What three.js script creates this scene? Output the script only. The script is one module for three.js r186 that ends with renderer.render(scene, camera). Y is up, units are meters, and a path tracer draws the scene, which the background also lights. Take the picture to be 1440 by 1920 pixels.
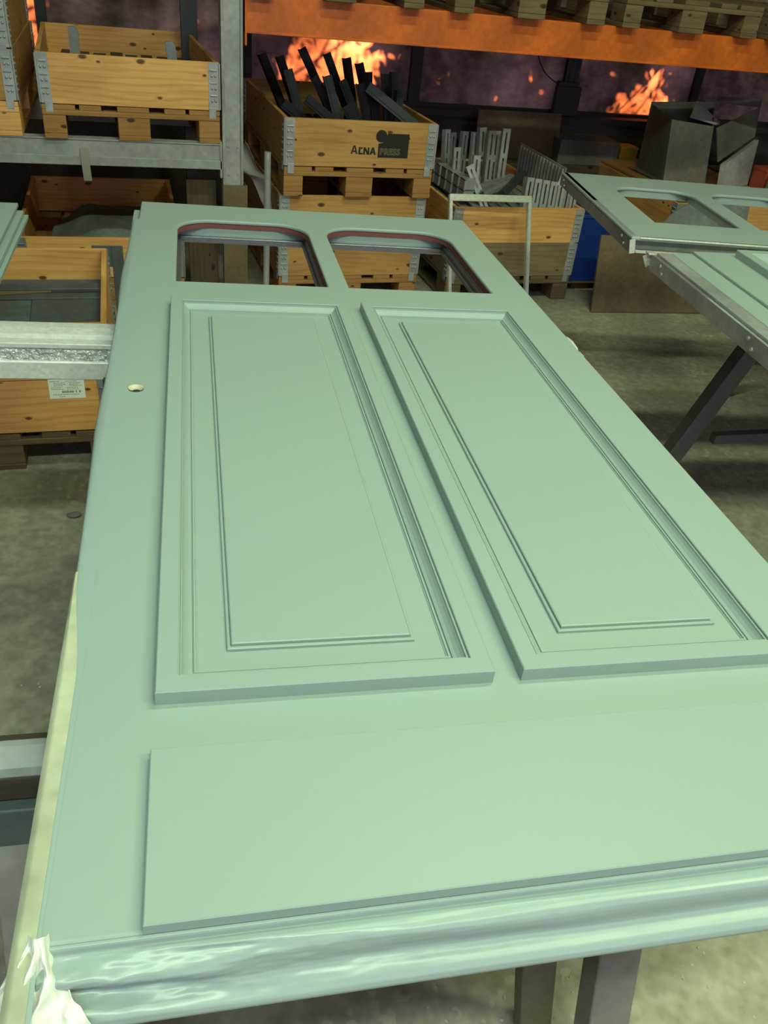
import * as THREE from 'three';
import { mergeGeometries, toCreasedNormals } from 'three/addons/utils/BufferGeometryUtils.js';
import { RoundedBoxGeometry } from 'three/addons/geometries/RoundedBoxGeometry.js';
import { RectAreaLightUniformsLib } from 'three/addons/lights/RectAreaLightUniformsLib.js';

// ---------------------------------------------------------------- camera, sky, sun, lamps, exposure
const scene = new THREE.Scene();
const camera = new THREE.PerspectiveCamera(63.36, 1440 / 1920, 0.02, 80);
camera.position.set(0, 1.7, 0);
camera.up.set(0.0763, 0.8198, -0.5676);
camera.lookAt(0.26664, 1.7 - 0.5653, -0.7806);
const renderer = new THREE.WebGLRenderer();
renderer.toneMapping = THREE.LinearToneMapping;
renderer.toneMappingExposure = 1.15;
renderer.shadowMap.enabled = true;
RectAreaLightUniformsLib.init();
scene.background = new THREE.Color().setRGB(1.6, 1.4, 2.2);      // dusk sky
const SUN_DIR = new THREE.Vector3(0.10, -0.10, 1).normalize();       // the low sun shines in through the back windows
const sun = new THREE.DirectionalLight(new THREE.Color().setRGB(1, 0.31, 0.09), 44);
sun.name = 'sunset_sun'; sun.shadow.radius = 2.2;
sun.position.copy(SUN_DIR).multiplyScalar(-12).add(new THREE.Vector3(1.5, 1, -6));
sun.target.position.set(1.5, 1, -6);
Object.assign(sun.shadow.camera, { left: -8, right: 8, top: 5, bottom: -5, near: 1, far: 30 });
sun.shadow.mapSize.set(2048, 2048);
scene.add(sun, sun.target);
// a row of tubes behind the camera (cool white at the left, green yellow at the right) and one added lamp that evens out the light on the door; [x, y, z, nits, colour]
const LAMPS = [[-1.7, 4.5, 1.0, 55, [0.72, 0.93, 0.96]], [0.25, 4.5, 1.0, 137, [0.78, 1.0, 0.70]], [2.9, 4.5, 1.0, 130, [0.85, 1.0, 0.56]], [1.5, 4.5, -1.7, 88, [0.82, 1.0, 0.66]]];

// ---------------------------------------------------------------- random numbers and noise
let seed = 7;
const rnd = () => { seed = (seed + 0x6d2b79f5) | 0; let t = Math.imul(seed ^ (seed >>> 15), 1 | seed); t = (t + Math.imul(t ^ (t >>> 7), 61 | t)) ^ t; return ((t ^ (t >>> 14)) >>> 0) / 4294967296; };
const rr = (a, b) => a + (b - a) * rnd();
const hash = (x, y, s) => { let h = (x * 374761393 + y * 668265263 + s * 974634777) | 0; h = Math.imul(h ^ (h >>> 13), 1274126177); return ((h ^ (h >>> 16)) >>> 0) / 4294967296; };
const mod = (a, n) => ((a % n) + n) % n;
function vnoise(x, y, px, py, s) {
  const ix = Math.floor(x), iy = Math.floor(y), fx = x - ix, fy = y - iy, u = fx * fx * (3 - 2 * fx), v = fy * fy * (3 - 2 * fy);
  const h = (a, b) => hash(mod(a, px), mod(b, py), s);
  return (h(ix, iy) * (1 - u) + h(ix + 1, iy) * u) * (1 - v) + (h(ix, iy + 1) * (1 - u) + h(ix + 1, iy + 1) * u) * v;
}
function fbm(u, v, fx, fy, oct, s) {          // u, v in 0..1, tiles
  let a = 0.5, t = 0, n = 0;
  for (let i = 0; i < oct; i++) { t += a * vnoise(u * fx, v * fy, fx, fy, s + i); n += a; a *= 0.5; fx *= 2; fy *= 2; }
  return t / n;
}
const mix = (a, b, t) => a + (b - a) * t, cl = (x) => Math.min(1, Math.max(0, x)), sst = (a, b, x) => { const t = cl((x - a) / (b - a)); return t * t * (3 - 2 * t); };
function tex(w, h, fn, srgb = true, rep = [1, 1]) {
  const d = new Uint8Array(w * h * 4);
  for (let y = 0; y < h; y++) for (let x = 0; x < w; x++) {
    const c = fn((x + 0.5) / w, (y + 0.5) / h), i = (y * w + x) * 4;
    d[i] = 255 * cl(c[0]); d[i + 1] = 255 * cl(c[1]); d[i + 2] = 255 * cl(c[2]); d[i + 3] = 255;
  }
  const t = new THREE.DataTexture(d, w, h);
  t.wrapS = t.wrapT = THREE.RepeatWrapping; t.magFilter = THREE.LinearFilter; t.minFilter = THREE.LinearMipmapLinearFilter;
  if (srgb) t.colorSpace = THREE.SRGBColorSpace;
  t.repeat.set(...rep); t.needsUpdate = true;
  return t;
}
// pine: one tile is 1 m along the grain by 0.5 m
const knots = Array.from({ length: 16 }, () => [rnd(), rnd(), rr(0.004, 0.011)]);
const woodFn = (light, dark, knotC) => (u, v) => {
  let w = 0, kn = 0;
  for (const [kx, ky, r] of knots) {
    let dx = Math.abs(u - kx); dx = Math.min(dx, 1 - dx); let dy = v - ky; dy -= Math.round(dy);
    const e = Math.hypot(dx * 0.55, dy * 0.5) / r;
    w += Math.exp(-e * e * 0.35) * Math.sign(dy) * 0.05; kn = Math.max(kn, 1 - sst(0.55, 1.25, e));
  }
  const vv = v + w + 0.05 * fbm(u, v, 3, 3, 3, 11);
  const ring = 0.5 + 0.5 * Math.sin(2 * Math.PI * (vv * 17 + 1.6 * fbm(u, v, 2, 4, 2, 21)));
  const fine = fbm(u, v, 8, 160, 2, 5), blot = fbm(u, v, 5, 5, 4, 9);
  const t = cl(0.16 + 0.22 * ring * ring * ring + 0.5 * (fine - 0.5) + 0.9 * (blot - 0.5));
  return [0, 1, 2].map((k) => mix(mix(light[k], dark[k], t), knotC[k], 0.85 * kn));
};
const T = {};
T.pine = tex(1024, 512, woodFn([0.90, 0.70, 0.46], [0.72, 0.49, 0.27], [0.30, 0.17, 0.09]), true, [1, 2]);
T.old = tex(512, 256, woodFn([0.58, 0.50, 0.38], [0.38, 0.31, 0.22], [0.20, 0.15, 0.11]), true, [1, 2]);
T.grime = tex(512, 512, (u, v) => { const a = fbm(u, v, 4, 4, 6, 31), b = fbm(u, v, 40, 40, 3, 41); const g = 0.80 + 0.26 * (a - 0.5) + 0.14 * (b - 0.5); return [g, g, g]; });
T.peel = tex(512, 512, (u, v) => { const g = fbm(u, v, 60, 60, 2, 51); return [g, g, g]; }, false);
T.rough = tex(512, 512, (u, v) => { const g = fbm(u, v, 24, 24, 4, 55); return [g, g, g]; }, false);
T.floor = tex(2048, 2048, (u, v) => {         // one tile is 6 m
  const a = fbm(u, v, 5, 5, 6, 61), b = fbm(u, v, 300, 300, 2, 71), c = fbm(u, v, 14, 14, 4, 81);
  let g = 0.60 + 0.20 * (a - 0.5) + 0.15 * (b - 0.5);
  const spot = sst(0.70, 0.76, fbm(u, v, 240, 240, 2, 91)) * sst(0.45, 0.65, c), dark = sst(0.60, 0.72, fbm(u, v, 40, 40, 5, 97));
  g = mix(g, 0.78, 0.5 * spot); g = mix(g, 0.32, 0.14 * dark);
  return [g * 1.02, g, g * 0.90];
});
T.floorBump = tex(1024, 1024, (u, v) => { const g = 0.7 * fbm(u, v, 220, 220, 3, 101) + 0.3 * fbm(u, v, 20, 20, 3, 111); return [g, g, g]; }, false);
T.pane = tex(1024, 512, (u, v) => {           // dirt and lime streaks on old window glass
  const a = fbm(u, v, 6, 4, 6, 121), b = fbm(u, v, 30, 4, 4, 131), c = fbm(u, v, 50, 50, 3, 137);
  const g = cl(0.66 + 1.2 * (a - 0.5) + 0.3 * (b - 0.5) + 0.18 * (c - 0.5));
  return [g, g * 0.93, g * 0.93];
});
T.fine = tex(256, 256, (u, v) => { const g = 0.88 + 0.16 * (fbm(u, v, 32, 32, 4, 141) - 0.5); return [g, g, g]; });

// ---------------------------------------------------------------- materials
const M = {};
const std = (name, rgb, rough, o = {}) => (M[name] = new THREE.MeshPhysicalMaterial({ color: new THREE.Color().setRGB(...rgb), roughness: rough, name, ...o }));
std('paint', [0.295, 0.365, 0.34], 0.45, { bumpMap: T.peel, bumpScale: 0.00008, specularIntensity: 0.8 });
std('paintSoft', [0.29, 0.36, 0.35], 0.42, { bumpMap: T.peel, bumpScale: 0.00012 });
std('paintTrim', [0.29, 0.36, 0.345], 0.36);
std('core', [0.20, 0.055, 0.05], 0.7);
std('tape', [0.60, 0.62, 0.45], 0.75, { map: T.grime });
std('film', [0.80, 0.80, 0.74], 0.4);
std('bareBore', [0.60, 0.56, 0.40], 0.5);
std('boreShade', [0.03, 0.03, 0.03], 0.5, { metalness: 0.6 });
std('aluDark', [0.34, 0.34, 0.40], 0.35, { metalness: 0.75, map: T.fine });
std('alu', [0.92, 0.93, 0.90], 0.30, { metalness: 0.2, map: T.fine });
std('aluRough', [0.66, 0.68, 0.68], 0.25, { metalness: 0.4, bumpMap: T.rough, bumpScale: 0.012 });
std('dustAlu', [0.40, 0.43, 0.41], 0.42, { metalness: 0.2, map: T.grime });
std('galv', [0.60, 0.61, 0.60], 0.38, { metalness: 0.3, map: T.grime });
std('galvDust', [0.36, 0.37, 0.37], 0.5, { metalness: 0.15, map: T.grime });
std('rackGrey', [0.50, 0.50, 0.48], 0.55, { map: T.grime });
std('rackDark', [0.055, 0.055, 0.06], 0.6);
std('orange', [0.98, 0.19, 0.010], 0.5, { map: T.grime });
std('pine', [1.0, 0.92, 0.74], 0.62, { map: T.pine });
std('pineDull', [0.66, 0.62, 0.47], 0.66, { map: T.pine });
std('pineOld', [0.62, 0.58, 0.46], 0.72, { map: T.pine });
std('pineGrey', [0.80, 0.80, 0.76], 0.8, { map: T.old });
std('pallet', [0.50, 0.45, 0.34], 0.8, { map: T.pine });
std('palletOld', [0.62, 0.58, 0.50], 0.85, { map: T.old });
std('woodDark', [0.30, 0.27, 0.22], 0.85, { map: T.old });
std('board', [0.22, 0.155, 0.08], 0.8, { map: T.grime });
std('cardboard', [0.24, 0.21, 0.165], 0.85, { map: T.grime });
std('white', [0.66, 0.66, 0.62], 0.8, { map: T.grime });
std('styro', [0.62, 0.61, 0.58], 0.9, { map: T.grime, bumpMap: T.rough, bumpScale: 0.004 });
std('rubber', [0.012, 0.013, 0.014], 0.6, { specularIntensity: 0.4 });
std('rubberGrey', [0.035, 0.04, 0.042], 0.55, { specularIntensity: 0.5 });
std('louvre', [0.15, 0.16, 0.17], 0.6, { map: T.grime });
std('blue', [0.01, 0.035, 0.22], 0.45);
std('chrome', [0.85, 0.86, 0.78], 0.25, { metalness: 0.4, map: T.fine });
std('trestle', [0.30, 0.30, 0.25], 0.6, { map: T.grime });
std('trestleDark', [0.075, 0.07, 0.068], 0.6, { map: T.grime });
std('trestleOlive', [0.20, 0.20, 0.11], 0.65, { map: T.grime });
std('teal', [0.085, 0.115, 0.115], 0.55, { map: T.grime });
std('crackWood', [0.14, 0.15, 0.155], 0.75, { map: T.old, bumpMap: T.old, bumpScale: 0.004 });
std('floor', [0.93, 0.92, 0.83], 0.72, { map: T.floor, bumpMap: T.floorBump, bumpScale: 0.004 });
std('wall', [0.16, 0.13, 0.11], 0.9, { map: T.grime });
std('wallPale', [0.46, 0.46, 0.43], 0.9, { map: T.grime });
std('ceiling', [0.42, 0.42, 0.40], 0.9, { map: T.grime });
std('mullion', [0.035, 0.032, 0.032], 0.7);
std('pane', [0.90, 0.66, 0.55], 1, { map: T.pane, transmission: 0.5, thickness: 0, side: THREE.DoubleSide });
std('clearFilm', [0.60, 0.60, 0.55], 0.5, { transmission: 0.45, thickness: 0, side: THREE.DoubleSide });
std('leaf', [0.15, 0.13, 0.08], 0.8, { side: THREE.DoubleSide });
std('twig', [0.05, 0.035, 0.025], 0.9);
std('ground', [0.10, 0.09, 0.07], 0.95, { map: T.grime });
std('lampBody', [0.7, 0.7, 0.68], 0.5);
std('yellow', [0.50, 0.34, 0.03], 0.6);
std('red', [0.40, 0.06, 0.03], 0.6);
std('black', [0.015, 0.015, 0.017], 0.7);
for (const k of ['grime', 'fine', 'peel', 'rough']) T[k].repeat.set(...{ grime: [1.3, 1.3], fine: [4, 4], peel: [4, 4], rough: [6, 6] }[k]);

// ---------------------------------------------------------------- geometry helpers
const V = (x, y, z) => new THREE.Vector3(x, y, z);
function mapUV(g, ou = rnd() * 3, ov = rnd() * 3) {     // box mapping in metres, u along the longest side
  if (!g.attributes.normal) g.computeVertexNormals();
  g.computeBoundingBox();
  const s = g.boundingBox.getSize(V(0, 0, 0)).toArray(), p = g.attributes.position, n = g.attributes.normal, uv = new Float32Array(p.count * 2);
  for (let i = 0; i < p.count; i++) {
    const a = [Math.abs(n.getX(i)), Math.abs(n.getY(i)), Math.abs(n.getZ(i))], k = a.indexOf(Math.max(...a)), c = [p.getX(i), p.getY(i), p.getZ(i)];
    const r = [0, 1, 2].filter((j) => j !== k).sort((x, y) => s[y] - s[x]);
    uv[2 * i] = c[r[0]] + ou; uv[2 * i + 1] = c[r[1]] + ov;
  }
  g.setAttribute('uv', new THREE.BufferAttribute(uv, 2));
  return g;
}
function bx(w, h, d, x = 0, y = 0, z = 0, r = 0) {      // box with its centre at x, y, z
  let g = r ? new RoundedBoxGeometry(w, h, d, 2, Math.min(r, w * 0.45, h * 0.45, d * 0.45)) : new THREE.BoxGeometry(w, h, d);
  if (g.index) g = g.toNonIndexed();
  g.clearGroups(); mapUV(g); g.translate(x, y, z);
  return g;
}
const rot = (g, ax, a) => { g['rotate' + ax](a); return g; };
function tube(pts, r, seg = 20, rad = 8) { const g = new THREE.TubeGeometry(new THREE.CatmullRomCurve3(pts.map((p) => V(...p))), seg, r, rad); return mapUV(g.toNonIndexed()); }
function cyl(r, h, x, y, z, ax, n = 12) { const g = new THREE.CylinderGeometry(r, r, h, n).toNonIndexed(); if (ax) g['rotate' + ax](Math.PI / 2); g.translate(x, y, z); return mapUV(g); }
const merge = (list) => { const l = list.map((g) => { const q = g.index ? g.toNonIndexed() : g; for (const k of Object.keys(q.attributes)) if (!['position', 'normal', 'uv'].includes(k)) q.deleteAttribute(k); if (!q.attributes.uv) mapUV(q); q.clearGroups(); return q; }); return l.length > 1 ? mergeGeometries(l) : l[0]; };
function grid(nu, nv, fn) {             // smooth surface, fn(s, t) -> [x, y, z]
  const pos = [], uv = [], idx = [];
  for (let j = 0; j <= nv; j++) for (let i = 0; i <= nu; i++) { const p = fn(i / nu, j / nv); pos.push(...p); uv.push(p[0] + p[1], p[2]); }
  for (let j = 0; j < nv; j++) for (let i = 0; i < nu; i++) { const a = j * (nu + 1) + i, b = a + 1, c = a + nu + 1, d = c + 1; idx.push(a, c, b, b, c, d); }
  const g = new THREE.BufferGeometry();
  g.setAttribute('position', new THREE.Float32BufferAttribute(pos, 3)); g.setAttribute('uv', new THREE.Float32BufferAttribute(uv, 2)); g.setIndex(idx); g.computeVertexNormals();
  return g;
}
function ringLoft(u0, u1, v0, v1, prof, cap = false) {  // a mitred moulding run round a rectangle: prof = [inset, height]
  const P = [], push = (...q) => q.forEach((p) => P.push(...p)), at = ([d, h], k) => [[u0 + d, h, v0 + d], [u1 - d, h, v0 + d], [u1 - d, h, v1 - d], [u0 + d, h, v1 - d]][k % 4];
  for (let i = 0; i + 1 < prof.length; i++) for (let k = 0; k < 4; k++) {
    const a = at(prof[i], k), b = at(prof[i], k + 1), c = at(prof[i + 1], k + 1), d = at(prof[i + 1], k);
    push(a, d, c, a, c, b);
  }
  if (cap) { const l = prof[prof.length - 1], q = [0, 1, 2, 3].map((k) => at(l, k)); push(q[0], q[3], q[2], q[0], q[2], q[1]); }
  const g = new THREE.BufferGeometry(); g.setAttribute('position', new THREE.Float32BufferAttribute(P, 3)); g.computeVertexNormals();
  return mapUV(g, 0, 0);
}
function extr(shape, depth, o = {}) { return new THREE.ExtrudeGeometry(shape, { depth, bevelEnabled: false, curveSegments: 14, ...o }); }
const flat = (g) => { g = g.index ? g.toNonIndexed() : g; g.clearGroups(); g.rotateX(-Math.PI / 2); return mapUV(g, 0, 0); };   // shape (u, -v) -> lies in the (u, v) plane, thickness up
function prism(pts, len, x, y, z) {      // closed profile in (z, y), swept len along x from x
  const s = new THREE.Shape(pts.map(([a, b]) => new THREE.Vector2(-a, b)));
  const g = extr(s, len); g.rotateY(Math.PI / 2); const n = g.toNonIndexed ? g : g; n.clearGroups(); n.translate(x, y, z); return mapUV(n.index ? n.toNonIndexed() : n);
}

// ---------------------------------------------------------------- naming
const counts = {};
const numbered = (n) => { counts[n] = (counts[n] ?? -1) + 1; return counts[n] ? `${n}_${String(counts[n]).padStart(3, '0')}` : n; };
function tag(o, label, category, group, kind) { o.userData = { label, category }; if (group) o.userData.group = group; if (kind) o.userData.kind = kind; return o; }
function thing(name, label, category, pos = [0, 0, 0], turn = 0, group) { const o = new THREE.Group(); o.name = numbered(name); o.position.set(...pos); o.rotation.y = turn; scene.add(o); return tag(o, label, category, group); }
function part(name, geo, mat, parent, label) { const m = new THREE.Mesh(Array.isArray(geo) ? merge(geo) : geo, mat); m.name = name; if (label) m.userData.label = label; parent.add(m); return m; }
function solo(name, geo, mat, label, category, group) { const m = new THREE.Mesh(Array.isArray(geo) ? merge(geo) : geo, mat); m.name = numbered(name); scene.add(m); return tag(m, label, category, group); }
function struct(name, geo, mat) { const m = new THREE.Mesh(Array.isArray(geo) ? merge(geo) : geo, mat); m.name = name; m.userData = { kind: 'structure' }; scene.add(m); return m; }
function dup(o, pos, turn, label, group) { const c = o.clone(); c.name = numbered(o.name.replace(/_\d{3}$/, '')); c.position.set(...pos); c.rotation.set(0, turn, 0); scene.add(c); tag(c, label, o.userData.category, group ?? o.userData.group); return c; }
function bar(ax, ay, az, bx_, by, bz, mat4 = new THREE.Matrix4()) { return V(bx_ - ax, by - ay, bz - az); }

// ---------------------------------------------------------------- the room
{
  const B = (x0, x1, y0, y1, z0, z1) => bx(x1 - x0, y1 - y0, z1 - z0, (x0 + x1) / 2, (y0 + y1) / 2, (z0 + z1) / 2);
  struct('floor', B(-4.2, 6.7, -0.2, 0, -6.2, 4.7), M.floor);
  const fl = scene.children.at(-1).geometry.attributes; for (let i = 0; i < fl.uv.count; i++) fl.uv.setXY(i, fl.position.getX(i) / 6 + 0.31, fl.position.getZ(i) / 6 + 0.12);
  struct('ceiling', B(-4.2, 6.7, 5.2, 5.4, -6.2, 4.7), M.ceiling);
  struct('wall_left', B(-4.2, -4, 0, 5.2, -6.2, 4.7), M.wallPale);
  struct('wall_right', B(6.5, 6.7, 0, 5.2, -6.2, 4.7), M.wallPale);
  struct('wall_front', [B(-4, -0.8, 0, 5.2, 4.5, 4.7), B(3.4, 6.5, 0, 5.2, 4.5, 4.7), B(-0.8, 3.4, 3.6, 5.2, 4.5, 4.7)], M.wallPale);   // unseen gate opening behind the camera, added to let in violet fill light
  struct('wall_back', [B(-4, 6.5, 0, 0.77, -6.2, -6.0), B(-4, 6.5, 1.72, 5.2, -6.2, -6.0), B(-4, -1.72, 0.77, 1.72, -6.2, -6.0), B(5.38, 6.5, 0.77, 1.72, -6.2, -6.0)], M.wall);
  struct('ground', B(-30, 30, -0.45, -0.25, -40, 40), M.ground);
  // the strip of windows in the back wall
  const xs = [-1.7, -0.42, 0.80, 1.94, 3.10, 4.17, 5.36];
  for (let i = 0; i + 1 < xs.length; i++) {
    const w = new THREE.Group(); w.name = 'window_' + (i + 1); w.userData = { kind: 'structure' }; scene.add(w);
    const x0 = xs[i], x1 = xs[i + 1], l = i === 3 ? 0.05 : 0.03;
    part('window_frame', [B(x0 - 0.02, x0 + l, 0.77, 1.72, -6.14, -6.06), B(x1 - 0.03, x1 - 0.02, 0.77, 1.72, -6.14, -6.06), B(x0 + l, x1 - 0.03, 0.77, 0.795, -6.14, -6.06), B(x0 + l, x1 - 0.03, 1.69, 1.72, -6.14, -6.06)], M.mullion, w);
    const p = B(x0 + l, x1 - 0.03, 0.795, 1.69, -6.103, -6.097);
    const uvp = p.attributes; for (let k = 0; k < uvp.uv.count; k++) uvp.uv.setXY(k, uvp.position.getX(k) / 2.4, uvp.position.getY(k) / 1.2 + 0.3);
    const pl = new THREE.PlaneGeometry(x1 - x0 - l - 0.03, 0.895).translate((x0 + l + x1 - 0.03) / 2, 1.2425, -6.1), a = pl.attributes;
    for (let k = 0; k < a.uv.count; k++) a.uv.setXY(k, a.position.getX(k) / 2.4, a.position.getY(k) / 1.2 + 0.3);
    part('pane', pl, M.pane, w);
  }
  struct('window_sill', B(-1.75, 5.4, 0.735, 0.775, -6.05, -5.93), M.mullion);
}
// the hedge outside, with the gaps the sun finds
{
  const holes = [[1.36, 1.02, 0.17, 0.14], [1.13, 0.93, 0.07, 0.06], [1.62, 0.93, 0.04, 0.06], [1.48, 0.86, 0.12, 0.04], [3.76, 0.83, 0.16, 0.09], [3.84, 1.02, 0.07, 0.07], [-0.46, 1.06, 0.05, 0.10], [-0.47, 1.23, 0.06, 0.05], [1.75, 1.05, 0.04, 0.04]];
  const s = new THREE.Shape(); s.moveTo(0, -0.5); s.quadraticCurveTo(0.32, -0.1, 0, 0.5); s.quadraticCurveTo(-0.32, -0.1, 0, -0.5);
  const lg = new THREE.ShapeGeometry(s, 4), N = 30000, im = new THREE.InstancedMesh(lg, M.leaf, N), o = new THREE.Object3D();
  for (let i = 0; i < N; i++) {
    let x, y, z, small;
    for (;;) {
      x = rr(-4, 8.5); y = rr(-0.3, 3.1); z = rr(-8.2, -7.2);
      const k = (-6.1 - z) / SUN_DIR.z, px = x + SUN_DIR.x * k, py = y + SUN_DIR.y * k;
      let m = 9; for (const [hx, hy, a, b] of holes) m = Math.min(m, Math.hypot((px - hx) / (a * 0.72), (py - hy) / (b * 0.72)));
      small = m < 2.6; if (m > 1.25 || (m > 0.3 && rnd() < 0.30)) break;
    }
    const sc = small ? rr(0.04, 0.09) : rr(0.18, 0.28);
    o.position.set(x, y, z); o.rotation.set(rr(-0.7, 0.7), rr(-0.9, 0.9), rr(0, 6.3)); o.scale.setScalar(sc); o.updateMatrix(); im.setMatrixAt(i, o.matrix);
  }
  im.name = 'hedge'; im.userData = { label: 'dark leafy hedge outside the dirty back windows', category: 'hedge', kind: 'stuff' }; scene.add(im);
  const tw = [];
  for (const [hx, hy] of [[1.25, 1.0], [1.4, 0.95], [1.33, 1.05], [3.76, 0.85], [3.85, 1.0], [3.66, 0.9]]) {
    const z = rr(-7.6, -7.2), k = (-6.1 - z) / SUN_DIR.z, x = hx - SUN_DIR.x * k, y = hy - SUN_DIR.y * k, a = rr(0.5, 2.6), c = Math.cos(a), d = Math.sin(a);
    tw.push(tube([[x - c * 0.4, y - d * 0.4, z], [x + rr(-0.02, 0.02), y + rr(-0.02, 0.02), z], [x + c * 0.4, y + d * 0.4, z + 0.05]], rr(0.006, 0.011), 8, 5));
  }
  solo('bare_twigs', tw, M.twig, 'thin bare twigs of the hedge outside the windows', 'twigs');
  scene.children.at(-1).userData.kind = 'stuff';
}
// lamps
LAMPS.forEach(([x, y, z, nits, rgb], i) => {
  const color = new THREE.Color().setRGB(...rgb), tubeM = new THREE.MeshStandardMaterial({ name: 'tube', color: 0xffffff, emissive: color, emissiveIntensity: 8 });
  const t = thing('fluorescent_lamp', ['cool white twin tube lamp hanging at the left behind the camera', 'greenish twin tube lamp hanging in the middle of the lamp row', 'yellow green twin tube lamp hanging at the right end of the row', 'added forward lamp that evens out the light along the green door'][i], 'lamp', [x, y, z]);
  part('lamp_housing', bx(1.56, 0.06, 0.22, 0, 0.05, 0, 0.01), M.lampBody, t);
  for (const s of [-0.055, 0.055]) part('lamp_tube', cyl(0.013, 1.5, 0, 0.0, s, 'Z', 12), tubeM, t);
  for (const s of [-0.7, 0.7]) part('hanger', bx(0.006, 0.35, 0.006, s, 0.25, 0), M.rackGrey, t);
  const l = new THREE.RectAreaLight(color, nits, 1.5, 0.16); l.position.set(0, -0.02, 0); l.rotation.x = -Math.PI / 2; t.add(l);
});

// ---------------------------------------------------------------- the painted door on its trestles
const doorM = new THREE.Matrix4().makeBasis(V(0.99708, -0.01745, 0.07428), V(0.01701, 0.99983, 0.00652), V(-0.07438, -0.00524, 0.99722));
function windowHole(u0, u1, v0, v1, r) {
  const p = new THREE.Path(), a = -v0, b = -v1;         // shape y is -v; the far corners are round
  p.moveTo(u0, b); p.lineTo(u1, b); p.lineTo(u1, a - r); p.bezierCurveTo(u1, a - r * 0.42, u1 - r * 0.42, a, u1 - r, a); p.lineTo(u0 + r, a); p.bezierCurveTo(u0 + r * 0.42, a, u0, a - r * 0.42, u0, a - r); p.lineTo(u0, b);
  return p;
}
const rectShape = (u0, u1, v0, v1) => { const s = new THREE.Shape(); s.moveTo(u0, -v1); s.lineTo(u1, -v1); s.lineTo(u1, -v0); s.lineTo(u0, -v0); s.closePath(); return s; };
const rectHole = (u0, u1, v0, v1) => { const s = new THREE.Path(); s.moveTo(u0, -v1); s.lineTo(u1, -v1); s.lineTo(u1, -v0); s.lineTo(u0, -v0); s.closePath(); return s; };
{
  const t = thing('panelled_door', 'large pale green painted door lying across trestles, two windows and two raised panels, fills the view', 'door');
  t.applyMatrix4(doorM); t.position.set(0.038, 0.942, -2.847);
  const W = [[0.115, 0.508], [0.5655, 0.9694]], V0 = 0.165, V1 = 0.707, R = 0.105;
  const skin = rectShape(0, 1.08, 0, 2.4125);
  for (const [a, b] of W) skin.holes.push(windowHole(a, b, V0, V1, R));
  const bore = new THREE.Path(); bore.absarc(0.0445, -1.3115, 0.0125, 0, Math.PI * 2, true); skin.holes.push(bore);
  // the skin's holes and edges are rounded over
  let g = extr(skin, 0.002, { bevelEnabled: true, bevelThickness: 0.005, bevelSize: 0.005, bevelOffset: -0.005, bevelSegments: 4 });
  g = flat(g); g.translate(0, -0.007, 0);
  part('door_skin', g, M.paint, t);
  const core = rectShape(0.002, 1.078, 0.002, 2.41);
  for (const [a, b] of W) core.holes.push(windowHole(a, b, V0, V1, R));
  const bore2 = new THREE.Path(); bore2.absarc(0.0445, -1.3115, 0.014, 0, Math.PI * 2, true); core.holes.push(bore2);
  part('core_layer', flat(extr(core, 0.011)).translate(0, -0.0235, 0), M.core, t, 'reddish brown core seen at the window edges');
  const fr = rectShape(-0.004, 1.078, 0.002, 2.41);
  for (const [a, b] of W) fr.holes.push(rectHole(a - 0.002, b + 0.002, V0 - 0.004, V1 + 0.002));
  const bore3 = new THREE.Path(); bore3.absarc(0.0445, -1.3115, 0.016, 0, Math.PI * 2, true); fr.holes.push(bore3);
  part('frame', flat(extr(fr, 0.036)).translate(0, -0.060, 0), M.paintSoft, t);
  part('edge_flange', [bx(0.020, 0.006, 0.50, -0.010, -0.018, 0.30)], M.paintSoft, t);
  for (const [a, b] of W) {                // glazing beads in the openings
    part('glazing_bead', [bx(b - a + 0.004, 0.012, 0.016, (a + b) / 2, -0.056, V0 + 0.005, 0.002), bx(b - a + 0.004, 0.005, 0.02, (a + b) / 2, -0.064, V0 + 0.007)], M.aluDark, t, 'bare grey aluminium bead');
    part('glazing_bead', [bx(0.012, 0.012, V1 - V0, b - 0.004, -0.056, (V0 + V1) / 2, 0.002), bx(0.005, 0.034, V1 - V0, b + 0.0005, -0.043, (V0 + V1) / 2), bx(0.004, 0.004, V1 - V0, b - 0.003, -0.036, (V0 + V1) / 2)], M.aluDark, t, 'bare grey aluminium bead');
    part('glazing_bead', [bx(0.012, 0.012, V1 - V0, a + 0.004, -0.056, (V0 + V1) / 2, 0.002)], M.aluDark, t, 'bare grey aluminium bead');
    part('glazing_bead', [bx(b - a, 0.012, 0.012, (a + b) / 2, -0.056, V1 - 0.005, 0.002)], M.aluDark, t, 'bare grey aluminium bead');
  }
  // raised panel frames with mouldings and raised fields
  const prof = (m) => [[0, 0], [0, 0.0200], [0.0014, 0.0215], [m - 0.0012, 0.0215], [m, 0.0205], [m, 0.0168], [m + 0.0016, 0.0164], [m + 0.0022, 0.0182], [m + 0.0038, 0.0182], [m + 0.0044, 0.0150], [m + 0.0075, 0.0108], [m + 0.0120, 0.0068], [m + 0.0165, 0.0046], [m + 0.0170, 0.0012], [m + 0.0182, 0.0012], [m + 0.0187, 0.0040], [m + 0.0212, 0.0040], [m + 0.0217, 0.0012], [m + 0.0232, 0.0012], [m + 0.0236, 0.0002]];
  const field = [[0, 0], [0, 0.0040], [0.0012, 0.0050], [0.0040, 0.0050], [0.0046, 0.0036], [0.0054, 0.0036], [0.0056, 0.0084], [0.0072, 0.0094]];
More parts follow.
